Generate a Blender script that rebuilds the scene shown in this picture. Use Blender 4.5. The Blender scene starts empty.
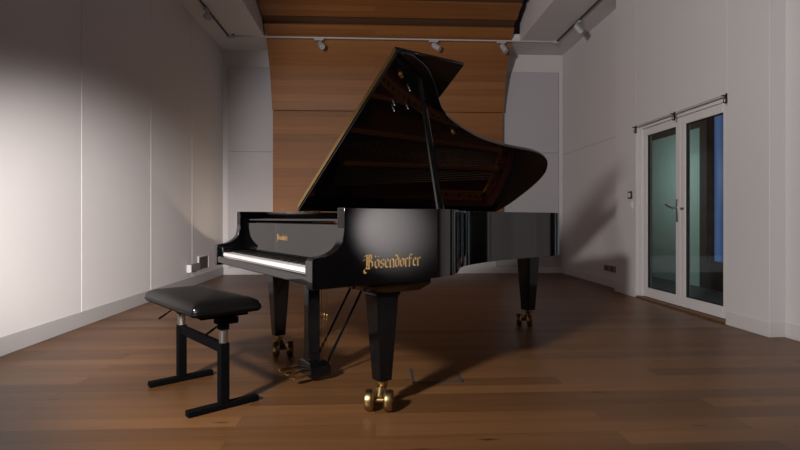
import bpy, bmesh, math, random
from mathutils import Vector, Matrix
random.seed(4)
PI = math.pi
C = bpy.context.scene.collection

# ---------------------------------------------------------------- materials
def new_mat(name):
    m = bpy.data.materials.new(name); m.use_nodes = True
    return m, m.node_tree.nodes, m.node_tree.links, m.node_tree.nodes['Principled BSDF']

def simple(name, col, rough=.5, metal=0., spec=.5, noise=.0, nscale=20., bump=0., coat=0., aniso=None):
    m, N, L, b = new_mat(name)
    b.inputs['Base Color'].default_value = (*col, 1)
    b.inputs['Roughness'].default_value = rough
    b.inputs['Metallic'].default_value = metal
    b.inputs['Specular IOR Level'].default_value = spec
    b.inputs['Coat Weight'].default_value = coat
    tc = N.new('ShaderNodeTexCoord')
    nz = N.new('ShaderNodeTexNoise'); nz.inputs['Scale'].default_value = nscale; nz.inputs['Detail'].default_value = 4
    L.new(tc.outputs['Object'], nz.inputs['Vector'])
    if noise:
        mx = N.new('ShaderNodeMixRGB'); mx.inputs[1].default_value = (*[c*(1-noise) for c in col], 1)
        mx.inputs[2].default_value = (*[min(1, c*(1+noise)) for c in col], 1)
        L.new(nz.outputs['Fac'], mx.inputs[0]); L.new(mx.outputs[0], b.inputs['Base Color'])
    if bump:
        bp = N.new('ShaderNodeBump'); bp.inputs['Strength'].default_value = bump; bp.inputs['Distance'].default_value = .002
        L.new(nz.outputs['Fac'], bp.inputs['Height']); L.new(bp.outputs[0], b.inputs['Normal'])
    return m

def wood(name, dark, light, rough, row=.15, length=2., joint=.0015, jcol=None, grain=(1.2, 30, 30), curved=False, vary=.5, spec=.35, knots=False):
    """boards running along x; rows counted along y (flat) or along z-y (curved panels)"""
    m, N, L, b = new_mat(name)
    tc = N.new('ShaderNodeTexCoord'); sp = N.new('ShaderNodeSeparateXYZ'); L.new(tc.outputs['Object'], sp.inputs[0])
    cb = N.new('ShaderNodeCombineXYZ'); L.new(sp.outputs['X'], cb.inputs['X'])
    if curved:
        su = N.new('ShaderNodeMath'); su.operation = 'SUBTRACT'
        L.new(sp.outputs['Z'], su.inputs[0]); L.new(sp.outputs['Y'], su.inputs[1]); L.new(su.outputs[0], cb.inputs['Y'])
    else:
        L.new(sp.outputs['Y'], cb.inputs['Y'])
    br = N.new('ShaderNodeTexBrick'); br.offset = .37; br.inputs['Scale'].default_value = 1
    br.inputs['Brick Width'].default_value = length; br.inputs['Row Height'].default_value = row
    br.inputs['Mortar Size'].default_value = joint; br.inputs['Mortar Smooth'].default_value = .2
    br.inputs['Color1'].default_value = (0, 0, 0, 1); br.inputs['Color2'].default_value = (1, 1, 1, 1); br.inputs['Mortar'].default_value = (.5, .5, .5, 1)
    L.new(cb.outputs[0], br.inputs['Vector'])
    mp = N.new('ShaderNodeMapping'); mp.inputs['Scale'].default_value = grain; L.new(cb.outputs[0], mp.inputs[0])
    # shift grain per board
    ad = N.new('ShaderNodeVectorMath'); ad.operation = 'MULTIPLY_ADD'; ad.inputs[1].default_value = (7, 7, 7)
    L.new(br.outputs['Color'], ad.inputs[0]); L.new(mp.outputs[0], ad.inputs[2])
    nz = N.new('ShaderNodeTexNoise'); nz.inputs['Scale'].default_value = 1; nz.inputs['Detail'].default_value = 6; nz.inputs['Roughness'].default_value = .6; nz.inputs['Distortion'].default_value = .6
    L.new(ad.outputs[0], nz.inputs['Vector'])
    mixf = N.new('ShaderNodeMath'); mixf.operation = 'MULTIPLY_ADD'; mixf.inputs[1].default_value = vary
    sep = N.new('ShaderNodeSeparateColor'); L.new(br.outputs['Color'], sep.inputs[0])
    gm = N.new('ShaderNodeMath'); gm.operation = 'MULTIPLY'; gm.inputs[1].default_value = 1 - vary; L.new(nz.outputs['Fac'], gm.inputs[0])
    L.new(sep.outputs[0], mixf.inputs[0]); L.new(gm.outputs[0], mixf.inputs[2])
    rp = N.new('ShaderNodeValToRGB'); rp.color_ramp.elements[0].color = (*dark, 1); rp.color_ramp.elements[1].color = (*light, 1)
    rp.color_ramp.elements[0].position = .15; rp.color_ramp.elements[1].position = .85
    L.new(mixf.outputs[0], rp.inputs[0])
    out = rp.outputs[0]
    if knots:
        mk = N.new('ShaderNodeMapping'); mk.inputs['Scale'].default_value = (2.2, 9, 1); L.new(cb.outputs[0], mk.inputs[0])
        vo = N.new('ShaderNodeTexVoronoi'); vo.inputs['Scale'].default_value = .8; L.new(mk.outputs[0], vo.inputs['Vector'])
        kr = N.new('ShaderNodeValToRGB'); kr.color_ramp.elements[0].position = .03; kr.color_ramp.elements[1].position = .10
        kr.color_ramp.elements[0].color = (.15, .12, .10, 1); kr.color_ramp.elements[1].color = (1, 1, 1, 1)
        L.new(vo.outputs['Distance'], kr.inputs[0])
        km = N.new('ShaderNodeMixRGB'); km.blend_type = 'MULTIPLY'; km.inputs[0].default_value = .8
        L.new(out, km.inputs[1]); L.new(kr.outputs[0], km.inputs[2]); out = km.outputs[0]
    jm = N.new('ShaderNodeMixRGB'); jm.inputs[2].default_value = (*(jcol or [c*.4 for c in dark]), 1)
    L.new(br.outputs['Fac'], jm.inputs[0]); L.new(out, jm.inputs[1]); L.new(jm.outputs[0], b.inputs['Base Color'])
    b.inputs['Roughness'].default_value = rough; b.inputs['Specular IOR Level'].default_value = spec
    bp = N.new('ShaderNodeBump'); bp.inputs['Strength'].default_value = .12; bp.inputs['Distance'].default_value = .001
    L.new(nz.outputs['Fac'], bp.inputs['Height']); L.new(bp.outputs[0], b.inputs['Normal'])
    return m

def emit(name, c1, c2, strength, scale):
    m, N, L, b = new_mat(name)
    tc = N.new('ShaderNodeTexCoord'); wv = N.new('ShaderNodeTexWave'); wv.bands_direction = 'Y'; wv.inputs['Scale'].default_value = scale
    L.new(tc.outputs['Object'], wv.inputs['Vector'])
    mx = N.new('ShaderNodeMixRGB'); mx.inputs[1].default_value = (*c1, 1); mx.inputs[2].default_value = (*c2, 1)
    L.new(wv.outputs['Fac'], mx.inputs[0]); L.new(mx.outputs[0], b.inputs['Emission Color'])
    b.inputs['Base Color'].default_value = (0, 0, 0, 1); b.inputs['Emission Strength'].default_value = strength
    return m

def glass(name, tint):
    m, N, L, b = new_mat(name); N.remove(b)
    o = N['Material Output']; t = N.new('ShaderNodeBsdfTransparent'); t.inputs[0].default_value = (*tint, 1)
    g = N.new('ShaderNodeBsdfGlossy'); g.inputs['Roughness'].default_value = .01; lw = N.new('ShaderNodeLayerWeight'); pw = N.new('ShaderNodeMath'); pw.operation = 'POWER'; pw.inputs[1].default_value = 4.; L.new(lw.outputs['Facing'], pw.inputs[0])
    f = N.new('ShaderNodeMath'); f.operation = 'MULTIPLY_ADD'; f.inputs[1].default_value = .9; f.inputs[2].default_value = .04; L.new(pw.outputs[0], f.inputs[0])
    mx = N.new('ShaderNodeMixShader'); L.new(f.outputs[0], mx.inputs[0]); L.new(t.outputs[0], mx.inputs[1]); L.new(g.outputs[0], mx.inputs[2]); L.new(mx.outputs[0], o.inputs[0])
    return m

M = dict(
 wall=simple('wall paint', (.65, .632, .645), .75, noise=.02, nscale=6, bump=.05, spec=.3),
 panel=simple('grey acoustic fabric', (.48, .468, .505), .9, noise=.03, nscale=40, bump=.1, spec=.1),
 base=simple('grey skirting paint', (.40, .385, .39), .55, noise=.02, nscale=5),
 basew=simple('white skirting paint', (.62, .60, .61), .5, noise=.02, nscale=5),
 strip=simple('cream joint strip', (.68, .66, .655), .6, noise=.02, nscale=5),
 floor=wood('oak parquet', (.090, .040, .0145), (.205, .096, .038), .40, row=.13, length=1.7, joint=.0010, grain=(1.1, 26, 1), vary=.5, knots=True, spec=.3),
 veneer=wood('oak veneer panel', (.175, .066, .019), (.33, .138, .043), .5, row=.145, length=5.0, joint=.0006, grain=(.9, 26, 1), curved=True, vary=.35),
 gap_shade=simple('panel gap shade brown', (.085, .036, .014), .8, noise=.1),
 black=simple('black piano polish', (.0022, .0022, .0025), .045, spec=.66, noise=.1),
 legs=simple('black leg lacquer', (.003, .003, .0033), .1, spec=.25, noise=.1),
 satin=simple('black satin lacquer', (.003, .003, .0035), .2, spec=.4, noise=.1),
 brass=simple('polished brass', (.58, .38, .14), .26, 1., noise=.12, nscale=60),
 agedbrass=simple('cast brass', (.40, .28, .13), .34, 1., noise=.2, nscale=40, bump=.1),
 goldleaf=simple('gold inlay', (.75, .47, .18), .38, .55, noise=.08, nscale=80),
 ivory=simple('white key', (.82, .81, .80), .22, noise=.01),
 ebony=simple('black key', (.008, .008, .008), .3, noise=.05),
 plate=simple('bronze iron plate', (.52, .17, .05), .32, .45, noise=.1, nscale=50, bump=.1),
 board=simple('spruce soundboard', (.13, .036, .012), .45, noise=.15, nscale=14),
 veneer_in=simple('mahogany inner rim', (.075, .018, .010), .35, noise=.2, nscale=9),
 steel=simple('string steel', (.80, .58, .40), .3, 1., noise=.1),
 felt=simple('red felt', (.14, .010, .014), .95, noise=.15, nscale=80, bump=.2),
 leather=simple('black leather', (.004, .0038, .0038), .38, noise=.2, nscale=90, bump=.3, spec=.2),
 metal=simple('black powder coat', (.004, .004, .0044), .75, noise=.1, nscale=80, bump=.1, spec=.03),
 alu=simple('brushed aluminium', (.50, .46, .42), .4, 1., noise=.08, nscale=60),
 lampw=simple('light grey lamp housing', (.42, .42, .45), .4, noise=.03),
 lampglass=simple('grey lamp lens', (.30, .30, .31), .15, noise=.05),
 track=simple('white track', (.52, .51, .54), .45, noise=.03),
 trackdark=simple('dark track', (.035, .032, .032), .5, noise=.05),
 doorw=simple('white door lacquer', (.70, .69, .70), .35, noise=.015, nscale=8),
 rubber=simple('dark gasket', (.02, .02, .022), .7, noise=.1),
 hand=simple('grey steel handle', (.34, .34, .36), .38, .9, noise=.05),
 iron=simple('blackened iron', (.02, .02, .022), .45, .6, noise=.1),
 tape=simple('dark blue grey metal strip', (.035, .04, .055), .5, noise=.1),
 thresh=simple('oak threshold', (.15, .075, .036), .5, noise=.2, nscale=12),
 mesh=simple('dark grille', (.05, .042, .038), .6, noise=.1),
 plastic=simple('white plastic', (.72, .71, .72), .35, noise=.02),
 plasticg=simple('grey plastic', (.20, .19, .20), .5, noise=.05),
 darkred=simple('dark brown plastic', (.05, .018, .018), .4, noise=.05),
 green=simple('pale green corridor paint', (.36, .50, .46), .8, noise=.03, nscale=4),
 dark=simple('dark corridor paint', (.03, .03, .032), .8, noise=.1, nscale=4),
 darkwall=simple('low-bounce front wall paint', (.07, .065, .065), .7, noise=.05, nscale=5),  # tone darkened so the unseen front wall bounces less light
 corr=simple('corridor floor', (.10, .10, .11), .5, noise=.1, nscale=4),
 dusk=emit('dusk sky light', (.030, .072, .20), (.075, .150, .34), 0.62, 1.3),
 glass=glass('door glass', (.90, .96, .95)),
)

# ---------------------------------------------------------------- mesh helpers
def link(name, bm, mat, parent=None, smooth=35, bevel=0., segs=2, sub=0):
    me = bpy.data.meshes.new(name)
    bmesh.ops.recalc_face_normals(bm, faces=bm.faces[:]); bm.to_mesh(me); bm.free()
    me.materials.append(mat)
    if smooth:
        for p in me.polygons: p.use_smooth = True
        me.set_sharp_from_angle(angle=math.radians(smooth))
    o = bpy.data.objects.new(name, me); C.objects.link(o)
    if parent: o.parent = parent
    if bevel:
        b = o.modifiers.new('bevel', 'BEVEL'); b.width = bevel; b.segments = segs; b.limit_method = 'ANGLE'; b.angle_limit = math.radians(40); b.harden_normals = False
    if sub:
        s = o.modifiers.new('sub', 'SUBSURF'); s.levels = sub; s.render_levels = sub
    return o

def B(): return bmesh.new()
def box(bm, x0, x1, y0, y1, z0, z1, f=None):
    f = f or (lambda p: p)
    v = [bm.verts.new(f((x, y, z))) for x in (x0, x1) for y in (y0, y1) for z in (z0, z1)]
    for q in ((0, 1, 3, 2), (4, 6, 7, 5), (0, 4, 5, 1), (2, 3, 7, 6), (0, 2, 6, 4), (1, 5, 7, 3)):
        bm.faces.new([v[i] for i in q])
    return bm
def prism(bm, pts, axis, a, b, f=None):
    """polygon pts in the two other axes, extruded from a to b along axis (0 x,1 y,2 z)"""
    f = f or (lambda p: p)
    def mk(p, t):
        q = list(p); q.insert(axis, t); return bm.verts.new(f(tuple(q)))
    A = [mk(p, a) for p in pts]; D = [mk(p, b) for p in pts]; n = len(pts)
    bm.faces.new(A); bm.faces.new(D[::-1])
    for i in range(n): bm.faces.new((A[i], D[i], D[(i+1) % n], A[(i+1) % n]))
    return bm
def tube(bm, pts, r, n=10, caps=True):
    pts = [Vector(p) for p in pts]; rings = []
    for i, p in enumerate(pts):
        t = (pts[min(i+1, len(pts)-1)] - pts[max(i-1, 0)]).normalized()
        a = t.orthogonal().normalized() if i == 0 else (rings_a - t*rings_a.dot(t)).normalized()
        rings_a = a; b = t.cross(a)
        rr = r[i] if isinstance(r, (list, tuple)) else r
        rings.append([bm.verts.new(p + a*math.cos(k*2*PI/n)*rr + b*math.sin(k*2*PI/n)*rr) for k in range(n)])
    for i in range(len(rings)-1):
        for k in range(n): bm.faces.new((rings[i][k], rings[i][(k+1) % n], rings[i+1][(k+1) % n], rings[i+1][k]))
    if caps: bm.faces.new(rings[0][::-1]); bm.faces.new(rings[-1])
    return bm
def lathe(bm, prof, org, axis, n=20):
    """prof: (distance along axis, radius)"""
    ax = Vector(axis).normalized(); o = Vector(org)
    return tube(bm, [o + ax*d for d, r in prof], [max(r, .0003) for d, r in prof], n)
def loft(bm, rings):
    R = [[bm.verts.new(p) for p in r] for r in rings]; n = len(R[0])
    for i in range(len(R)-1):
        for k in range(n): bm.faces.new((R[i][k], R[i][(k+1) % n], R[i+1][(k+1) % n], R[i+1][k]))
    bm.faces.new(R[0][::-1]); bm.faces.new(R[-1])
    return bm
def rrect(cx, cy, hx, hy, r, z, n=5):
    o = []
    for sx, sy, a0 in ((1, 1, 0), (-1, 1, PI/2), (-1, -1, PI), (1, -1, 3*PI/2)):
        for k in range(n):
            a = a0 + k*(PI/2)/(n-1)
            o.append((cx + sx*(hx-r) + r*math.cos(a), cy + sy*(hy-r) + r*math.sin(a), z))
    return o
def empty(name, loc, rz=0.):
    o = bpy.data.objects.new(name, None); o.empty_display_size = .1; o.location = loc; o.rotation_euler = (0, 0, rz); C.objects.link(o); return o
def tag(o, label, cat, group=None, kind=None):
    o['label'] = label; o['category'] = cat
    if group: o['group'] = group
    if kind: o['kind'] = kind
    return o
def struct(o): o['kind'] = 'structure'; return o
def catmull(pts, n=8):
    P = [Vector((*p, 0)) for p in pts]; out = []
    for i in range(len(P)-1):
        a = P[max(i-1, 0)]; b = P[i]; c = P[i+1]; d = P[min(i+2, len(P)-1)]
        for k in range(n):
            t = k/n
            q = .5*((2*b) + (c-a)*t + (2*a-5*b+4*c-d)*t*t + (3*b-a-3*c+d)*t**3)
            out.append((q.x, q.y))
    out.append(tuple(pts[-1])); return out
def offset(path, d):
    """offset an open path to its left by d"""
    out = []
    for i, p in enumerate(path):
        a = Vector(path[max(i-1, 0)]); b = Vector(path[min(i+1, len(path)-1)])
        t = (b-a).normalized(); out.append((p[0]-t.y*d, p[1]+t.x*d))
    return out

# ---------------------------------------------------------------- room shell
XL, XR, XB, YB, YF, ZC, ZT = -2.57, 3.27, 3.14, 8.75, -3.6, 3.80, 4.6
YA, YD = 3.91, 6.50                 # the bay with the glazed door
DY0, DY1, DZ = 4.40, 5.99, 2.045    # door opening
struct(link('floor', box(B(), XL-.2, XR+.0, YF-.2, YB+.2, -.15, 0), M['floor'], smooth=0))
struct(link('wall_left', box(B(), XL-.2, XL, YF-.2, YB+.2, 0, ZT), M['wall'], smooth=0))
struct(link('wall_back', box(B(), XL, XR, YB, YB+.2, 0, ZT), M['wall'], smooth=0))
struct(link('wall_front', box(B(), XL, XR, YF-.2, YF, 0, ZT), M['darkwall'], smooth=0))
bm = B()
box(bm, XR, XR+.2, YF-.2, YA, 0, ZT); box(bm, XR, XR+.2, YD, YB+.2, 0, ZT)
prism(bm, [(XB, YA), (XR+.03, YA), (XR+.03, DY0), (XB, DY0)], 2, 0, ZT)
box(bm, XB, XR+.03, DY1, YD, 0, ZT); box(bm, XB, XR+.03, DY0, DY1, DZ, ZT)
struct(link('wall_right', bm, M['wall'], smooth=0, bevel=.004))
# ceiling: a soffit around a raised middle
ox0, ox1, oy0, oy1 = -1.735, 2.33, -2.0, 8.10
bm = B()
box(bm, XL, ox0, YF, YB, ZC, ZC+.12); box(bm, ox1, XR, YF, YB, ZC, ZC+.12)
box(bm, ox0, ox1, oy1, YB, ZC, ZC+.12); box(bm, ox0, ox1, YF, oy0, ZC, ZC+.12)
for x0, x1 in ((ox0-.12, ox0), (ox1, ox1+.12)): box(bm, x0, x1, oy0, oy1, ZC+.12, ZT)
box(bm, XL, XR, YF, YB, ZT, ZT+.1)
struct(link('ceiling', bm, M['wall'], smooth=0))
# skirting
struct(link('baseboard_left', box(B(), XL, XL+.016, YF, YB, 0, .128), M['base'], bevel=.003))
struct(link('baseboard_back', box(B(), XL+.016, XR-.016, YB-.016, YB, 0, .115), M['basew'], bevel=.003))
bm = B(); t = .014
box(bm, XR-t, XR, YF, YA-t, 0, .115); box(bm, XR-t, XR, YD+t, YB-.016, 0, .115)
prism(bm, [(XB-t, YA-t), (XR, YA-t), (XR, YA), (XB, YA), (XB, DY0), (XB-t, DY0)], 2, 0, .115)
prism(bm, [(XB-t, DY1), (XB, DY1), (XB, YD), (XR, YD), (XR, YD+t), (XB-t, YD+t)], 2, 0, .115)
struct(link('baseboard_right', bm, M['basew'], bevel=.003))
# joints of the left wall's panels
for i, y in enumerate((.464, 1.844, 3.224, 4.604, 5.984, 7.30)):
    struct(link('trim_%d' % (i+1), box(B(), XL, XL+.003, y-.006, y+.006, .128, ZC), M['strip'], smooth=0))
struct(link('trim_7', box(B(), XL, XL+.0025, 5.992, YB, 2.055, 2.066), M['strip'], smooth=0))
struct(link('trim_10', box(B(), XR-.003, XR, YD, YB, 2.055, 2.063), M['base'], smooth=0))
struct(link('trim_11', box(B(), XR-.003, XR, YF, 3.70, 2.055, 2.063), M['base'], smooth=0))
# joint seen beside the corner of the bay
struct(link('trim_8', box(B(), XR-.004, XR, 3.70, 3.712, .115, ZC), M['basew'], smooth=0))

# acoustic panels on the back wall
def acoustic(x0, x1, z0, z1, label):
    o = link('acoustic_panel', box(B(), x0, x1, YB-.032, YB-.0015, z0, z1), M['panel'], bevel=.004)
    tag(o, label, 'wall panel', 'grey acoustic panels on the back wall')
acoustic(-2.468, -1.60, 2.082, 3.515, 'upper grey fabric panel on back wall, left of the wooden wall')
acoustic(-2.468, -1.60, .116, 2.074, 'lower grey fabric panel on back wall, behind the left end of the piano')
acoustic(2.10, 3.190, 2.092, 3.49, 'upper grey fabric panel on back wall, right of the wooden wall')
acoustic(2.10, 3.190, .116, 2.084, 'lower grey fabric panel on back wall, behind the raised lid tail')

# wooden wall that curves up into the ceiling
wx0, wx1 = -1.715, 2.195
def wpanel(prof, label, thick=.03, dx=0.):
    """prof: (y,z) along the face, bottom to top"""
    pr = catmull(prof, 6); bk = offset(pr, -thick)
    bm = B(); prism(bm, pr + bk[::-1], 0, wx0+dx, wx1-dx)
    o = link('wood_wall_panel', bm, M['veneer'], smooth=40)
    tag(o, label, 'wood panel', 'curved oak panels of the back wall'); return o
wpanel([(8.60, .32), (8.61, 1.2), (8.61, 2.0), (8.60, 2.752)], 'lowest flat oak panel of the wooden wall, directly behind the piano', dx=.01)
wpanel([(8.585, 2.760), (8.52, 3.05), (8.38, 3.42), (8.13, 3.80)], 'middle oak panel under the track, leaning forward over the lowest panel')
wpanel([(8.11, 3.806), (8.02, 3.875), (7.93, 3.945)], 'narrow oak ceiling panel just above the back light track')
wpanel([(7.80, 4.025), (7.66, 4.09), (7.50, 4.14)], 'oak ceiling panel second above the back light track')
wpanel([(7.38, 4.17), (6.9, 4.29), (6.4, 4.40)], 'topmost oak ceiling panel at the upper edge of the picture')
# carcass behind the panels: closes the gaps, their shade put in as dark brown
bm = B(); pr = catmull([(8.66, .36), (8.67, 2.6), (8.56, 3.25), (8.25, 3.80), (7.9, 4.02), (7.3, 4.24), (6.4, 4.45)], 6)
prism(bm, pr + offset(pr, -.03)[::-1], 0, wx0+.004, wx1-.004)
struct(link('trim_9', bm, M['gap_shade'], smooth=40))

# ---------------------------------------------------------------- ceiling light track with spotlights
trk = empty('light_track', (.32, 8.06, ZC)); tag(trk, 'white U-shaped light track under the ceiling along left, back and right', 'light track')
def tp(bm, x0, x1, y0, y1, z0, z1): return box(bm, x0-.32, x1-.32, y0-8.06, y1-8.06, z0-ZC, z1-ZC)
link('track_rail', tp(B(), -2.255, 2.895, 8.045, 8.070, ZC-.020, ZC), M['track'], trk, bevel=.003)
o = link('side_rail', tp(B(), -2.290, -2.266, -.5, 8.02, ZC-.02, ZC), M['trackdark'], trk, bevel=.003); o['label'] = 'dark left side rail'
o = link('side_rail', tp(B(), 2.906, 2.930, -.5, 8.02, ZC-.02, ZC), M['trackdark'], trk, bevel=.003); o['label'] = 'dark right side rail'
for x0, x1 in ((-2.30, -2.20), (2.84, 2.94)):
    link('corner_connector', tp(B(), x0, x1, 8.022, 8.10, ZC-.04, ZC), M['track'], trk, bevel=.004)
bm = B(); lathe(bm, [(0, .018), (.012, .018), (.014, .012)], (-2.19-.32, 7.99-8.06, -.0), (0, 0, -1), 14)
link('screw_cap', bm, M['trackdark'], trk)

SPG = 'spotlights on the ceiling track'
def spot_fixture(x, y, along_x, d, label):
    r = empty('track_spotlight', (x, y, ZC-.0205)); tag(r, label, 'spotlight', SPG)
    bm = B(); a, b = (.075, .018) if along_x else (.018, .075)
    box(bm, -a, a, -b, b, -.03, 0); link('adapter', bm, M['lampw'], r, bevel=.004)
    d = Vector(d).normalized(); side = d.cross(Vector((0, 0, 1))).normalized()
    piv = Vector((.03 if along_x else 0, 0, -.095))
    bm = B(); tube(bm, [(piv.x, 0, -.03), (piv.x, 0, -.05)], .012, 10)
    tube(bm, [Vector((piv.x, 0, -.05)), piv - side*.0 + Vector((0, 0, .03))], .008, 8)
    link('bracket', bm, M['lampw'], r)
    o0 = piv - d*.06
    bm = B(); lathe(bm, [(0, .030), (.006, .036), (.03, .038), (.034, .044), (.145, .046), (.150, .042), (.138, .038)], o0, d, 22)
    link('lamp_head', bm, M['lampw'], r)
    bm = B(); lathe(bm, [(.134, .0385), (.140, .0385)], o0, d, 22); link('lens', bm, M['lampglass'], r)
spot_fixture(-.88, 8.06, True, (.32, -.7, -.6), 'leftmost grey spotlight on the back track, in front of the wooden wall')
spot_fixture(.93, 8.06, True, (.75, -.35, -.6), 'grey spotlight on the back track, right above the raised piano lid')
spot_fixture(2.02, 8.06, True, (.45, -.35, -.85), 'rightmost grey spotlight on the back track, at the right edge of the wooden wall')
spot_fixture(2.917, 7.20, False, (.55, -.1, -.7), 'grey spotlight on the right side rail, near the right wall')
spot_fixture(-2.278, 7.02, False, (.5, -.75, -.35), 'grey spotlight on the left side rail, high by the left wall')

# ---------------------------------------------------------------- the door
door = struct(empty('door_1', (3.20, 5.195, 0)))
def dbx(bm, x0, x1, y0, y1, z0, z1): return box(bm, x0-3.20, x1-3.20, y0-5.195, y1-5.195, z0, z1)
bm = B(); dbx(bm, 3.18, 3.29, 4.402, 4.455, .02, 2.043); dbx(bm, 3.18, 3.29, 5.935, 5.988, .02, 2.043); dbx(bm, 3.18, 3.29, 4.455, 5.935, 2.012, 2.043)
link('door_frame', bm, M['doorw'], door, bevel=.004)
link('threshold', dbx(B(), XB-.004, XR+.02, 4.402, 5.988, 0, .022), M['thresh'], door, bevel=.004)
for y0, y1 in ((4.457, 5.193), (5.197, 5.933)):
    leaf = B(); s = .080
    dbx(leaf, 3.20, 3.255, y0, y0+s, .026, 2.01); dbx(leaf, 3.20, 3.255, y1-s, y1, .026, 2.01)
    dbx(leaf, 3.20, 3.255, y0+s, y1-s, .026, .135); dbx(leaf, 3.20, 3.255, y0+s, y1-s, 1.925, 2.01)
    lf = link('door_leaf', leaf, M['doorw'], door, bevel=.004)
    g = B(); e = .007
    for a in ((y0+s, y0+s+e, .135, 1.925), (y1-s-e, y1-s, .135, 1.925), (y0+s+e, y1-s-e, .135, .135+e), (y0+s+e, y1-s-e, 1.925-e, 1.925)):
        dbx(g, 3.212, 3.243, a[0], a[1], a[2], a[3])
    link('gasket', g, M['rubber'], lf)
    link('glass_pane', dbx(B(), 3.224, 3.232, y0+s+e, y1-s-e, .142, 1.918), M['glass'], lf, smooth=0)
    if y0 > 5:
        link('handle_plate', dbx(B(), 3.192, 3.20, 5.228, 5.262, .91, 1.15), M['hand'], lf, bevel=.004)
        bm = B(); yy = 5.245-5.195; tube(bm, [(-.008, yy, 1.06), (-.05, yy, 1.06), (-.057, yy+.02, 1.062), (-.057, yy+.07, 1.075), (-.055, yy+.13, 1.10)], .010, 10)
        link('door_handle', bm, M['hand'], lf)
    else:
        bm = B(); yy = 5.14-5.195; tube(bm, [(-.002, yy, 1.05), (-.03, yy, 1.05)], .012, 10); link('lock_knob', bm, M['hand'], lf)
# curtain wire over the door
cw = empty('curtain_wire', (XB, 5.195, 2.045)); tag(cw, 'thin dark curtain wire on iron brackets above the glazed double door', 'curtain wire')
bm = B(); tube(bm, [(-.035, -.80, .0), (-.035, .80, 0)], .0022, 8); link('wire', bm, M['iron'], cw)
for yy in (-.79, 0.0, .79):
    bm = B(); box(bm, -.006, 0, yy-.010, yy+.010, -.07, .02); tube(bm, [(-.003, yy, 0), (-.045, yy, 0)], .006, 8)
    tube(bm, [(-.016, yy+.022*math.cos(k*2*PI/16), -.045+.022*math.sin(k*2*PI/16)) for k in range(17)], .0038, 8)
    link('wire_bracket', bm, M['iron'], cw)

# corridor beyond the glass
bm = B(); box(bm, XR, 6.2, 3.2, 10.5, -.15, 0); struct(link('floor_outside', bm, M['corr'], smooth=0))
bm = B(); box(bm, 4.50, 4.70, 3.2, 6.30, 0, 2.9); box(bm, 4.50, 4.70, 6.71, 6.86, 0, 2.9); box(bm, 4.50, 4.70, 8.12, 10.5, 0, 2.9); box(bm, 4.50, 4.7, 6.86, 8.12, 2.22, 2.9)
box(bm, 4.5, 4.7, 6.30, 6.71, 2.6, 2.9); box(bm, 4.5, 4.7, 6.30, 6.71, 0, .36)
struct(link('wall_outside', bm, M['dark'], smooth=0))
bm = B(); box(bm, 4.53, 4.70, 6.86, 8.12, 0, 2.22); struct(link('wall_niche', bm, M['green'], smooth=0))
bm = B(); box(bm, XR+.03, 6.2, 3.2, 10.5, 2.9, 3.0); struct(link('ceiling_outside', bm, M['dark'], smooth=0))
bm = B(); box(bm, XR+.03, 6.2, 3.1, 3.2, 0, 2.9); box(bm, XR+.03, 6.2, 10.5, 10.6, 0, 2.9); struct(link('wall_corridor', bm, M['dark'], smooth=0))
wn = struct(empty('window_1', (4.55, 6.505, 0)))
link('window_frame', box(box(B(), -.02, .04, -.205, -.19, .36, 2.6), -.02, .04, .19, .205, .36, 2.6), M['dark'], wn)
link('window_pane', box(B(), .05, .06, -.19, .19, .37, 2.59), M['dusk'], wn, smooth=0)

# ---------------------------------------------------------------- small fittings on walls and floor
v = empty('vent_grille', (XL, 7.75, .29)); tag(v, 'dark square ventilation grille low on left wall, behind the keyboard end', 'vent')
bm = B()
for a in ((-.235, -.205, -.11, .11), (.205, .235, -.11, .11), (-.205, .205, .09, .11), (-.205, .205, -.11, -.09)): box(bm, 0, .022, *a)
link('frame', bm, M['wall'], v, bevel=.003)
bm = B(); box(bm, .001, .005, -.205, .205, -.09, .09)
for k in range(9): z = -.08+k*.02; box(bm, .005, .016, -.205, .205, z-.004, z+.004)
for k in range(11): y = -.18+k*.036; box(bm, .004, .012, y-.004, y+.004, -.09, .09)
link('grille_mesh', bm, M['mesh'], v, smooth=0)
s = empty('socket_box', (XL, 7.30, .26)); tag(s, 'small white surface socket box low on left wall, beside the dark grille', 'socket box')
link('housing', box(B(), 0, .055, -.185, .185, -.05, .05), M['plasticg'], s, bevel=.005)  # white box: grey paints its shaded side, white its lit end
link('lit_end', box(B(), 0, .06, -.205, -.186, -.054, .054), M['plastic'], s, bevel=.004)
k = empty('wall_socket', (XR, 6.94, .253)); tag(k, 'grey double wall socket low on right wall, left of the glazed door', 'socket')
link('cover', box(B(), -.014, 0, -.17, .17, -.042, .042), M['plasticg'], k, bevel=.004)
for yy in (-.08, .08):
    bm = B(); lathe(bm, [(0, .030), (.003, .030), (.0035, .026)], (-.014, yy, 0), (-1, 0, 0), 18); link('outlet', bm, M['trackdark'], k)
k = empty('wall_button', (XB, 6.12, 1.236)); tag(k, 'dark framed wall button with pale centre, upper of two beside the door', 'wall button')
link('plate', box(B(), -.012, 0, -.046, .046, -.046, .046), M['darkred'], k, bevel=.004)
link('button', box(B(), -.017, -.012, -.020, .026, -.026, .026), M['plastic'], k, bevel=.003)
k = empty('light_switch', (XB, 6.10, 1.115)); tag(k, 'white light switch beside the door, under the dark framed button', 'light switch')
link('plate', box(B(), -.010, 0, -.04, .04, -.045, .045), M['plastic'], k, bevel=.003)
link('rocker', box(B(), -.016, -.010, -.027, .027, -.03, .03), M['plastic'], k, bevel=.003)
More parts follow.
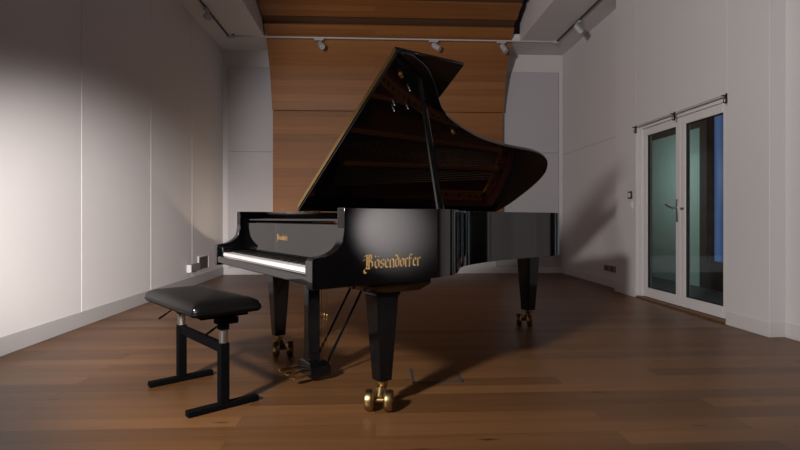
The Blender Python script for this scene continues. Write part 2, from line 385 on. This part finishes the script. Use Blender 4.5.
# floor box
fb = empty('floor_box', (.36, 3.05, 0)); tag(fb, 'dark metal outline of a floor socket lid, right of the near piano leg', 'floor box')
bm = B(); w_ = .015
quad = [(-.137, .135), (-.137, -.128), (.145, -.128), (.137, .06)]
for a, b in ((0, 1), (1, 2), (2, 3)):
    p, q = Vector(quad[a]), Vector(quad[b]); n = Vector((-(q-p).y, (q-p).x)).normalized()*w_*.5; e = (q-p).normalized()*w_*.5
    prism(bm, [tuple(p-n-e), tuple(q-n+e), tuple(q+n+e), tuple(p+n-e)], 2, 0, .0025)
link('lid_edge', bm, M['tape'], fb, smooth=0)
link('lid', box(B(), -.128, .125, -.12, .13, 0, .0012), M['floor'], fb, smooth=0)

# ---------------------------------------------------------------- grand piano (local: x along its length, y from treble to bass)
W, H = 1.576, .993
LA = math.radians(32.5)
P = empty('grand_piano', (-.273, 2.235, 0), math.radians(32.02))
tag(P, 'black polished concert grand piano with raised lid, standing on the oak floor', 'piano')
curve = [(.50, .0), (.66, .0), (.76, .012), (.86, .058), (.95, .128), (1.03, .205), (1.11, .288), (1.18, .350), (1.30, .425), (1.46, .492), (1.65, .556), (1.84, .598), (2.08, .626), (2.337, .645), (2.494, .678),
         (2.62, .735), (2.705, .81), (2.768, .90), (2.798, 1.0), (2.803, 1.13), (2.785, 1.30), (2.755, 1.43), (2.70, 1.545), (2.66, 1.570), (2.60, W), (2.40, W), (2.0, W)]
cpath = catmull(curve, 6)
lidpath = [(.64, 0.)] + [p for p in cpath if p[0] > .66 or p[1] > .5]
case_in = offset(cpath, .008)
outer = [(.158, .0)] + [p for p in cpath] + [(.158, W)]
outer = [(p[0], min(max(p[1], 0), W)) for p in outer]
TH = .066
def strip(bm, out, d0, d1, z0, z1):
    a = offset(out, d0); b = offset(out, d1)
    ra = []
    for (p, q) in zip(a, b):
        ra.append([bm.verts.new((p[0], p[1], z0)), bm.verts.new((p[0], p[1], z1)), bm.verts.new((q[0], q[1], z1)), bm.verts.new((q[0], q[1], z0))])
    for i in range(len(ra)-1):
        for k in range(4): bm.faces.new((ra[i][k], ra[i+1][k], ra[i+1][(k+1) % 4], ra[i][(k+1) % 4]))
    bm.faces.new(ra[0]); bm.faces.new(ra[-1][::-1]); return bm
# drop near-duplicate points on the path so the offset stays clean
def clean(path, d=.012):
    o = [path[0]]
    for p in path[1:]:
        if (Vector(p)-Vector(o[-1])).length > d: o.append(p)
    return o
outer = clean(outer)
case_rim = strip(B(), outer, 0, TH, .640, H)
link('case', case_rim, M['black'], P, smooth=50, bevel=.004)
inn = strip(B(), [p for p in outer if p[0] > .645], TH, TH+.006, .80, H-.006)
o = link('inner_rim', inn, M['veneer_in'], P, smooth=50); o['label'] = 'reddish mahogany lining inside the case'
ft = strip(B(), [p for p in outer if p[0] > .70], TH+.006, TH+.03, .895, .903)
link('felt_strip', ft, M['felt'], P, smooth=50)

# arms with the scooped profile, treble and bass
prof = [(.0, .629), (.0, .757), (.006, .766), (.016, .769)]
for k in range(9):
    a = k/8*PI/2; prof.append((.030+.122*math.sin(a), .772+.085*(1-math.cos(a))))
prof += [(.156, .875), (.158, .90), (.158, H), (.50, H), (.70, H), (.70, .639)]
prof = prof
for v0, v1 in ((0, TH), (W-TH, W)):
    pp = prof if v0 == 0 else [p if p[0] < .5 else (min(p[0], .5), p[1]) for p in prof if p != (.70, H)]
    bm = B()
    # x,z polygon extruded along y
    pts = [(p[0], p[1]) for p in pp]
    def mk(t): return [bm.verts.new((p[0], t, p[1])) for p in pts]
    e = .0015 if v0 == 0 else -.0015
    A, D = mk(v0 - (.0015 if v0 == 0 else 0)), mk(v1 + (0 if v0 == 0 else .0015))
    bm.faces.new(A); bm.faces.new(D[::-1])
    for i in range(len(pts)): bm.faces.new((A[i], D[i], D[(i+1) % len(pts)], A[(i+1) % len(pts)]))
    link('arm', bm, M['black'], P, smooth=30, bevel=.003)

# key bed, key slip, key blocks
link('key_bed', box(B(), .02, .66, TH, W-TH, .640, .668), M['satin'], P, bevel=.003)
bm = B(); prism(bm, [(.004, .650), (.004, .686), (.008, .692), (.024, .695), (.024, .650)], 1, TH, W-TH, f=lambda p: (p[0], p[1], p[2])) if False else None
pts = [(.004, .648), (.004, .684), (.009, .691), (.022, .694), (.024, .648)]
A = [bm.verts.new((x, TH, z)) for x, z in pts]; D = [bm.verts.new((x, W-TH, z)) for x, z in pts]
bm.faces.new(A); bm.faces.new(D[::-1])
for i in range(5): bm.faces.new((A[i], D[i], D[(i+1) % 5], A[(i+1) % 5]))
link('key_slip', bm, M['black'], P, bevel=.002)
KV0, KV1 = .130, 1.444
for a, b in ((TH, KV0-.002), (KV1+.002, W-TH)):
    link('key_block', box(B(), .022, .185, a, b, .668, .752), M['black'], P, bevel=.006)
nW = 52; kw = (KV1-KV0)/nW
def notes():
    seq = 'ABCDEFG'; return [seq[i % 7] for i in range(nW)]
nt = notes()
wm = None
for i in range(nW):
    v1 = KV1 - i*kw
    if wm is None:
        bm = B(); box(bm, .026, .176, -kw+.0006, -.0006, .694, .716)
        k0 = link('white_key', bm, M['ivory'], P, bevel=.0015); k0.location = (0, v1, 0); wm = k0
    else:
        c = wm.copy(); C.objects.link(c); c.parent = P; c.location = (0, v1, 0)
bmk = None
for i in range(nW-1):
    if nt[i] in 'ACDFG':
        v = KV1 - (i+1)*kw
        if bmk is None:
            bm = B(); loft(bm, [[(.082, -.006, .714), (.178, -.006, .714), (.178, .006, .714), (.082, .006, .714)],
                                [(.082, -.006, .720), (.178, -.006, .720), (.178, .006, .720), (.082, .006, .720)],
                                [(.086, -.0048, .7275), (.178, -.0048, .7285), (.178, .0048, .7285), (.086, .0048, .7275)]])
            bmk = link('black_key', bm, M['ebony'], P, smooth=0); bmk.location = (0, v, 0)
        else:
            c = bmk.copy(); C.objects.link(c); c.parent = P; c.location = (0, v, 0)
# fall board
fbp = [(.186, .728), (.182, .742), (.190, .765), (.190, .914), (.194, .919), (.210, .918), (.210, .728)]
bm = B(); A = [bm.verts.new((x, TH, z)) for x, z in fbp]; D = [bm.verts.new((x, W-TH, z)) for x, z in fbp]
bm.faces.new(A); bm.faces.new(D[::-1])
for i in range(len(fbp)): bm.faces.new((A[i], D[i], D[(i+1) % len(fbp)], A[(i+1) % len(fbp)]))
fall = link('fall_board', bm, M['black'], P, smooth=20, bevel=.001)
link('felt_strip', box(B(), .172, .182, KV0, KV1, .716, .728), M['satin'], P)
# folded music desk / shelf behind the fall board
link('music_shelf', box(B(), .192, .56, TH+.002, W-TH-.002, .930, .944), M['black'], P, bevel=.003)
for y0, y1 in ((TH, TH+.05), (W-TH-.05, W-TH)): link('shelf_support', box(B(), .23, .58, y0, y1, .80, .929), M['satin'], P)
link('pin_block', box(B(), .24, .59, TH+.05, W-TH-.05, .80, .89), M['satin'], P)

# iron plate, sound board, strings
inner = offset(outer, TH+.007)
poly = [p for p in inner if p[0] > .60]
poly = [(.60, poly[0][1])] + poly + [(.60, poly[-1][1])]
bm = B(); vs = [bm.verts.new((p[0], p[1], .855)) for p in clean(poly, .02)]; f = bm.faces.new(vs)
r = bmesh.ops.extrude_face_region(bm, geom=[f]); bmesh.ops.translate(bm, verts=[e for e in r['geom'] if isinstance(e, bmesh.types.BMVert)], vec=(0, 0, -.012))
bmesh.ops.triangulate(bm, faces=[q for q in bm.faces if len(q.verts) > 4])
link('sound_board', bm, M['board'], P, smooth=0)
bm = strip(B(), [p for p in outer if p[0] > .66], TH+.012, TH+.115, .876, .892)
box(bm, .60, .78, TH+.02, W-TH-.02, .880, .895)
ring = offset([p for p in outer if p[0] > .80], TH+.118)
def hit(p, d):
    """first crossing of a ray with the inner edge of the plate"""
    best = 9.
    for a, b in zip(ring[:-1], ring[1:]):
        ex, ey = b[0]-a[0], b[1]-a[1]; den = d[0]*ey-d[1]*ex
        if abs(den) < 1e-9: continue
        t = ((a[0]-p[0])*ey-(a[1]-p[1])*ex)/den; s = ((a[0]-p[0])*d[1]-(a[1]-p[1])*d[0])/den
        if t > .03 and -1e-6 <= s <= 1.000001: best = min(best, t)
    return best
struts = [(.33, .10), (.62, .06), (.92, .02), (1.20, -.03)]
for v, sl in struts:
    d = Vector((1, sl, 0)).normalized(); t = hit((.76, v), d)
    if t > 5: continue
    a = Vector((.74, v, 0)); b = a + d*(t+.05); n = Vector((-d.y, d.x, 0))*.016
    vsl = [(a-n), (b-n), (b+n), (a+n)]
    prism(bm, [(q.x, q.y) for q in vsl], 2, .880, .925)
link('iron_plate', bm, M['plate'], P, smooth=40, bevel=.003)
bm = B()
for i, p in enumerate(offset([q for q in outer if q[0] > .80], TH+.075)[::2]):
    lathe(bm, [(0, .014), (.004, .014), (.005, .012)], (p[0], p[1], .892), (0, 0, 1), 10)
o = link('plate_boss', bm, M['brass'], P); o['kind'] = 'stuff'
bm = B()
def rod(bm, a, b, r):
    a, b = Vector(a), Vector(b); t = (b-a).normalized(); n = t.cross(Vector((0, 0, 1))).normalized()*r; u = Vector((0, 0, r))
    A = [bm.verts.new(a+q) for q in (n, u, -n, -u)]; D = [bm.verts.new(b+q) for q in (n, u, -n, -u)]
    for i in range(4): bm.faces.new((A[i], D[i], D[(i+1) % 4], A[(i+1) % 4]))
for i in range(58):
    v = .16 + i*(.86/57); d = Vector((1, .16 - .06*i/57)).normalized(); t = hit((.70, v), d)
    if t < 5: rod(bm, (.66, v, .909), (.70+d.x*t, v+d.y*t, .904), .0019)
for i in range(22):
    v = 1.10 + i*.0145; d = Vector((1, -.20 + .0055*i)).normalized(); t = hit((.70, v), d)
    if t < 5: rod(bm, (.66, v, .918), (.70+d.x*t, v+d.y*t, .914), .0028)
o = link('strings', bm, M['steel'], P, smooth=0); o['kind'] = 'stuff'
bm = B()
for i in range(66):
    v = .18 + i*.0182; box(bm, .80, .90, v-.0055, v+.0055, .915, .945)
o = link('dampers', bm, M['satin'], P, smooth=0); o['kind'] = 'stuff'

# lid, folded flap, hinge
def LT(u, vl, dz):
    s = W - vl
    return (u, W - s*math.cos(LA) + dz*math.sin(LA), H+.005 + s*math.sin(LA) + dz*math.cos(LA))
def lidpoly(bm, pts, z0, z1):
    A = [bm.verts.new(LT(p[0], p[1], z0)) for p in pts]; D = [bm.verts.new(LT(p[0], p[1], z1)) for p in pts]
    fa = bm.faces.new(A); fd = bm.faces.new(D[::-1])
    for i in range(len(pts)): bm.faces.new((A[i], D[i], D[(i+1) % len(pts)], A[(i+1) % len(pts)]))
    return bm
lp = clean([(.622, -.004)] + [(p[0], p[1]) for p in offset(cpath, -.006) if p[0] > .66 or p[1] > .5], .02)
lp = [p for p in lp if not (p[1] > W-.03 and p[0] < 2.55)] + [(2.5, W), (.622, W)]
lid_o = link('lid', lidpoly(B(), lp, 0, .026), M['black'], P, smooth=40, bevel=.004)
o = link('lid_flap', lidpoly(B(), [(.622, -.004), (1.122, -.004), (1.122, W-.01), (.622, W-.01)], .030, .052), M['black'], P, smooth=40, bevel=.004)
o['label'] = 'front flap folded back on top of the lid'
link('piano_hinge', lidpoly(B(), [(.616, .0), (.6218, .0), (.6218, W-.02), (.616, W-.02)], .017, .044), M['brass'], lid_o, smooth=0)
for u0 in (.655, 1.5, 2.35):
    bm = B(); tube(bm, [(u0, W-.004, H+.006), (u0+.14, W-.004, H+.006)], .008, 10); box(bm, u0, u0+.14, W-.045, W-.006, H+.0, H+.003)
    link('lid_hinge', bm, M['brass'], lid_o)
def knob(u, vl, r, mat, name):
    a = Vector(LT(u, vl, 0)); n = (Vector(LT(u, vl, -1))-a)
    bm = B(); lathe(bm, [(0, r*1.3), (.004, r*1.3), (.005, r*.6), (.014, r*.6), (.018, r), (.026, r), (.03, r*.5)], a, n, 14); link(name, bm, mat, lid_o)
knob(.715, .13, .012, M['brass'], 'lid_knob'); knob(1.396, .528, .012, M['brass'], 'lid_knob')
for u, vl in ((.828, .218), (.792, .349), (.817, .396), (.90, .36)): knob(u, vl, .0038, M['hand'], 'lid_bumper')
# prop stick
a = Vector((.828, .115, .93)); b = Vector(LT(.842, .118, -.004))
bm = B(); t = (b-a).normalized(); n1 = Vector((1, 0, 0)); n1 = (n1-t*n1.dot(t)).normalized(); n2 = t.cross(n1)
def sq(p, r1, r2): return [tuple(p+n1*x*r1+n2*y*r2) for x, y in ((-1, -.5), (-.5, -1), (.5, -1), (1, -.5), (1, .5), (.5, 1), (-.5, 1), (-1, .5))]
loft(bm, [sq(a, .020, .016), sq(a+t*.05, .021, .016), sq(a+(b-a)*.5, .018, .014), sq(b-t*.03, .013, .012), sq(b, .008, .008)])
link('prop_stick', bm, M['black'], P, smooth=25)
link('prop_bracket', box(B(), .803, .853, .085, .14, .90, .935), M['brass'], P, bevel=.002)

# blackletter maker's name, drawn with a slanted broad nib
GL = {
 'B': (1.34, [[(-.05, 1.32), (.08, 1.5), (.30, 1.46)], [(.26, 1.5), (.26, .25), (.10, .02), (-.12, -.12), (-.10, -.38), (.12, -.48), (.30, -.36)], [(.26, 1.42), (.52, 1.55), (.80, 1.38), (.80, 1.0), (.36, .80)],
              [(.40, .80), (.70, .90), (.96, .66), (.96, .22), (.62, -.02), (.14, .06)], [(.52, 1.40), (.52, .10)], [(-.2, .95), (.05, 1.05)]], .12),
 'o': (.70, [[(0, .2), (0, .78), (.22, .98), (.44, .80), (.44, .2), (.22, .02), (0, .2)]], .112),
 's': (.66, [[(.42, .86), (.22, .98), (.02, .80), (.04, .62), (.40, .40), (.42, .2), (.2, .02), (-.02, .14)]], .112),
 'e': (.64, [[(.42, .14), (.2, .02), (0, .2), (0, .78), (.22, .98), (.42, .80), (.05, .48)]], .112),
 'n': (.74, [[(-.08, .84), (.0, .95), (0, .05), (.1, .0)], [(0, .80), (.26, .98), (.46, .82), (.46, .06), (.56, .0)]], .112),
 'd': (.70, [[(0, .2), (0, .78), (.22, .98), (.44, .80)], [(.44, .2), (.22, .02), (0, .2)], [(.44, .15), (.44, .92), (.20, 1.30), (.02, 1.42)]], .112),
 'r': (.56, [[(-.08, .84), (0, .95), (0, .05), (.1, 0)], [(0, .78), (.22, .98), (.38, .84)]], .112),
 'f': (.56, [[(0, -.04), (0, 1.18), (.16, 1.42), (.36, 1.30)], [(-.14, .88), (.30, .88)]], .112),
}
def lettering(text, f, unit):
    """f maps (advance, height, depth) to a point"""
    bm = B(); x = 0; nb = math.radians(38)
    for ch in text:
        base = 'o' if ch == 'ö' else ch
        adv, strokes, w = GL[base]
        st = list(strokes)
        if ch == 'ö': st += [[(.00, 1.36), (.03, 1.26)], [(.40, 1.36), (.43, 1.26)], [(.0, 1.31), (.03, 1.33)], [(.40, 1.31), (.43, 1.33)]]
        nx, ny = w*math.cos(nb), w*math.sin(nb)
        for s in st:
            for (a, b) in zip(s[:-1], s[1:]):
                q = [(a[0]-nx, a[1]-ny), (b[0]-nx, b[1]-ny), (b[0]+nx, b[1]+ny), (a[0]+nx, a[1]+ny)]
                A = [bm.verts.new(f((x+p[0])*unit, p[1]*unit, 0)) for p in q]; D = [bm.verts.new(f((x+p[0])*unit, p[1]*unit, .0007)) for p in q]
                bm.faces.new(D)
                for i in range(4): bm.faces.new((A[i], A[(i+1) % 4], D[(i+1) % 4], D[i]))
        x += adv
    return bm, x*unit
word = 'Bösendorfer'
def wid(word): return sum(GL['o' if c == 'ö' else c][0] for c in word)
un = .330/wid(word)
bm, _ = lettering(word, lambda a, h, d: (.266+a, -.0016-d, .709+h), un)
o = link('maker_name', bm, M['goldleaf'], P, smooth=0); o['label'] = 'gold blackletter name on the treble cheek'
un2 = .165/wid(word)
def ff(a, h, d):
    z = .818+h; x = .190
    return (x-.0008-d, .895-a, z)
bm, _ = lettering(word, ff, un2)
o = link('maker_name', bm, M['goldleaf'], fall, smooth=0); o['label'] = 'small gold blackletter name on the fall board'

# legs with twin-wheel casters
def piano_leg(u, v, ztop, s0, s1, block, trail, axis):
    lg = B()
    def sqr(s, z, c=.14):
        h = s/2; k = h*(1-c); return [(u+x, v+y, z) for x, y in ((h, -k), (h, k), (k, h), (-k, h), (-h, k), (-h, -k), (-k, -h), (k, -h))]
    loft(lg, [sqr(s1, .135), sqr(s1*1.02, .15), sqr(s0, ztop-.03), sqr(s0*1.12, ztop-.026), sqr(s0*1.12, ztop)])
    leg = link('leg', lg, M['legs'], P, smooth=20, bevel=.002)
    if block:
        bm = B(); a, b, c, d, z0, z1 = block
        loft(bm, [[(a+.05, c+.035, z0), (b-.05, c+.035, z0), (b-.05, d-.03, z0), (a+.05, d-.03, z0)], [(a, c, z0+.035), (b, c, z0+.035), (b, d, z0+.035), (a, d, z0+.035)], [(a, c, z1), (b, c, z1), (b, d, z1), (a, d, z1)]])
        link('leg_block', bm, M['black'], leg, smooth=20, bevel=.006)
    bm = B(); lathe(bm, [(0, s1*.40), (.012, s1*.42), (.03, s1*.36), (.05, s1*.30), (.075, s1*.26), (.082, s1*.1)], (u, v, .137), (0, 0, -1), 18)
    cs = link('caster', bm, M['agedbrass'], leg)
    tx, ty = trail; ax = Vector((*axis, 0)).normalized(); wc = Vector((u+tx, v+ty, .052))
    bm = B(); tube(bm, [(u, v, .085), (u+tx*.6, v+ty*.6, .088), tuple(wc+Vector((0, 0, .012)))], [.022, .022, .014], 12)
    lathe(bm, [(-.052, .012), (.052, .012)], wc, ax, 12)
    link('fork', bm, M['agedbrass'], cs)
    for sg in (-1, 1):
        bm = B(); c0 = wc + ax*sg*.022
        lathe(bm, [(0, .014), (.001, .040), (.004, .046), (.010, .051), (.018, .052), (.036, .052), (.044, .049), (.046, .043), (.040, .036), (.040, .020), (.047, .016), (.049, .008)], c0, ax*sg, 26)
        link('wheel', bm, M['agedbrass'], cs)
zt = .642
piano_leg(.437, .118, .59, .128, .076, (.31, .67, .012, .36, .577, .641), (-.045, -.045), (.75, -.62))
piano_leg(.381, 1.362, .62, .128, .076, (.25, .69, W-.37, W-.01, .61, .641), (.011, -.057), (.90, -.44))
piano_leg(2.577, 1.035, .657, .150, .092, None, (-.045, .0), (.55, -.84))
link('tail_block', box(B(), 2.46, 2.70, .92, 1.16, .632, .66), M['satin'], P, bevel=.006)
link('cross_beam', box(B(), .70, 2.70, 1.00, 1.12, .72, .84), M['satin'], P)

# pedal lyre
ly = link('pedal_lyre', box(B(), .305, .378, .70, .77, .10, .642), M['legs'], P, bevel=.005)
bm = B(); loft(bm, [[(.29, .64, .028), (.42, .64, .028), (.42, .83, .028), (.29, .83, .028)], [(.29, .64, .085), (.42, .64, .085), (.42, .83, .085), (.29, .83, .085)],
                    [(.30, .675, .112), (.40, .675, .112), (.40, .795, .112), (.30, .795, .112)]])
link('lyre_box', bm, M['legs'], ly, bevel=.004)
link('lyre_top', box(B(), .26, .43, .64, .93, .61, .641), M['satin'], ly, bevel=.004)
for v in (.655, .745, .835):
    bm = B(); loft(bm, [[(x, v-w, z-.005), (x, v+w, z-.005), (x, v+w, z+.005), (x, v-w, z+.005)] for x, w, z in ((.30, .009, .056), (.262, .010, .054), (.235, .017, .050), (.205, .022, .046), (.188, .019, .044), (.180, .008, .043))])
    link('pedal', bm, M['brass'], ly, smooth=45, bevel=.002)
for v in (.675, .71, .745):
    bm = B(); tube(bm, [(.410, v, .085), (.410, v, .642)], .0022, 8); lathe(bm, [(-.02, .003), (-.01, .006), (.01, .006), (.02, .003)], (.410, v, .36), (0, 0, 1), 10)
    link('pedal_rod', bm, M['brass'], ly)
for v in (.69, .83):
    bm = B(); tube(bm, [(.41, v, .075), (.745, v, .655)], .008, 10); link('lyre_brace', bm, M['satin'], ly)

# ---------------------------------------------------------------- piano bench
uc, vc, rot = -.267, .83, math.radians(32.02+7.5)
ca, sa = math.cos(math.radians(32.02)), math.sin(math.radians(32.02))
bench = empty('piano_bench', (-.273+uc*ca-vc*sa, 2.235+uc*sa+vc*ca, 0), rot)
tag(bench, 'black leather adjustable piano bench on black steel T-feet, before the keyboard', 'bench')
sx, sy, cy, dz = .176, .381, .011, .022
bm = B()
loft(bm, [rrect(0, cy, sx-.02, sy-.02, .02, .452+dz), rrect(0, cy, sx-.006, sy-.006, .025, .456+dz), rrect(0, cy, sx, sy, .028, .470+dz), rrect(0, cy, sx-.001, sy-.001, .028, .488+dz), rrect(0, cy, sx-.012, sy-.012, .03, .506+dz),
          rrect(0, cy, sx-.035, sy-.04, .035, .518+dz), rrect(0, cy, sx-.08, sy-.10, .04, .526+dz), rrect(0, cy, sx-.13, sy-.20, .03, .529+dz)])
st = link('seat', bm, M['leather'], bench, smooth=60)
bm = B(); tube(bm, rrect(0, cy, sx+.001, sy+.001, .028, .4705+dz) + [rrect(0, cy, sx+.001, sy+.001, .028, .4705+dz)[0]], .0035, 6); link('piping', bm, M['leather'], st)
for x, y in ((-1, -1), (1, -1), (-1, 1), (1, 1)):
    bm = B(); lathe(bm, [(0, .006), (.003, .005), (.005, .002)], (x*(sx-.011), cy+y*(sy-.011), .494+dz), (x, y, .5), 10); link('corner_stud', bm, M['hand'], st)
link('seat_plate', box(B(), -.12, .12, cy-.33, cy+.33, .434+dz, .453+dz), M['metal'], bench, bevel=.003)
HB = .292
for s in (-1, 1):
    y = s*HB
    link('foot', box(B(), -.178, .182, y-.022, y+.022, .003, .031), M['metal'], bench, bevel=.004)
    p = link('post', box(B(), -.022, .024, y-.023, y+.023, .031, .328), M['metal'], bench, bevel=.003)
    bm = B(); tube(bm, [(.001, y, .328), (.001, y, .392)], .0205, 20); o = link('inner_tube', bm, M['alu'], p); o['label'] = 'bare aluminium tube'
    link('upper_post', box(B(), -.021, .023, y-.022, y+.022, .392, .422), M['metal'], p, bevel=.003)
    link('mount', box(B(), -.035, .065, y-.035, y+.035, .422, .455), M['metal'], p, bevel=.003)
    q = .005 if s > 0 else .065; zz = .022 if s > 0 else .008
    bm = B(); tube(bm, [(-.01+q, y-s*.03, .440+zz), (-.10+q, y-s*.035, .385+zz)], .0045, 8); tube(bm, [(-.10+q, y-s*.035, .385+zz), (-.14+q, y-s*.036, .362+zz)], .0065, 8)
    link('lever', bm, M['metal'], bench)
    for x in (-.16, .17):
        bm = B(); lathe(bm, [(0, .016), (.004, .016)], (x, y, 0), (0, 0, 1), 12); link('glide', bm, M['rubber'], bench)
link('cross_bar', box(B(), -.016, .018, -HB+.023, HB-.023, .278, .324), M['metal'], bench, bevel=.003)

# ---------------------------------------------------------------- light
def area(name, loc, tgt, size, power, col, spread=180):
    l = bpy.data.lights.new(name, 'AREA'); l.shape = 'DISK'; l.size = size; l.energy = power; l.color = col; l.spread = math.radians(spread)
    o = bpy.data.objects.new(name, l); C.objects.link(o); o.location = loc
    o.rotation_euler = (Vector(tgt)-Vector(loc)).to_track_quat('-Z', 'Y').to_euler(); return o
def spot(name, loc, tgt, ang, blend, power, col, size=.1):
    l = bpy.data.lights.new(name, 'SPOT'); l.spot_size = math.radians(ang); l.spot_blend = blend; l.energy = power; l.color = col; l.shadow_soft_size = size
    o = bpy.data.objects.new(name, l); C.objects.link(o); o.location = loc
    o.rotation_euler = (Vector(tgt)-Vector(loc)).to_track_quat('-Z', 'Y').to_euler(); return o
WARM = (1, .94, .90)
spot('key_spot', (-2.0, -.1, 2.15), (.46, 4.25, 1.27), 74, .35, 860, WARM, .16)
spot('left_wall_spot', (-.28, -.15, 1.35), (-2.57, 4.5, .74), 34, 1., 2000, (1, .93, .875), .15)
spot('right_wall_spot', (2.25, .45, .95), (3.27, .95, .83), 50, 1., 350, WARM, .10)
spot('added_uplight', (-1.6, 7.9, .90), (-2.017, 8.115, 1.785), 160, .1, 9, (1, .82, .60), .02)  # unseen spot added; its cone edge draws the diagonal on the left wall
l = bpy.data.lights.new('corridor_fill', 'POINT'); l.energy = 9; l.shadow_soft_size = .2; l.color = (.95, 1, .99)  # unseen fill light added to brighten the green corridor wall
o = bpy.data.objects.new('corridor_fill', l); C.objects.link(o); o.location = (3.75, 7.3, 1.6)

world = bpy.data.worlds.new('dim room'); bpy.context.scene.world = world; world.use_nodes = True
world.node_tree.nodes['Background'].inputs[0].default_value = (.02, .03, .06, 1)
world.node_tree.nodes['Background'].inputs[1].default_value = .2

# ---------------------------------------------------------------- camera
cam = bpy.data.cameras.new('camera'); co = bpy.data.objects.new('camera', cam); C.objects.link(co)
cam.sensor_width = 36; cam.lens = 509.34*36/800; cam.shift_y = -5.96/800; cam.clip_start = .05
co.location = (0, 0, .9413); co.rotation_euler = (PI/2, 0, -math.atan(25/509.34))
sc = bpy.context.scene; sc.camera = co
sc.view_settings.view_transform = 'Standard'; sc.view_settings.look = 'None'; sc.view_settings.gamma = 1
sc.view_settings.exposure = 0.; sc.view_settings.use_curve_mapping = False
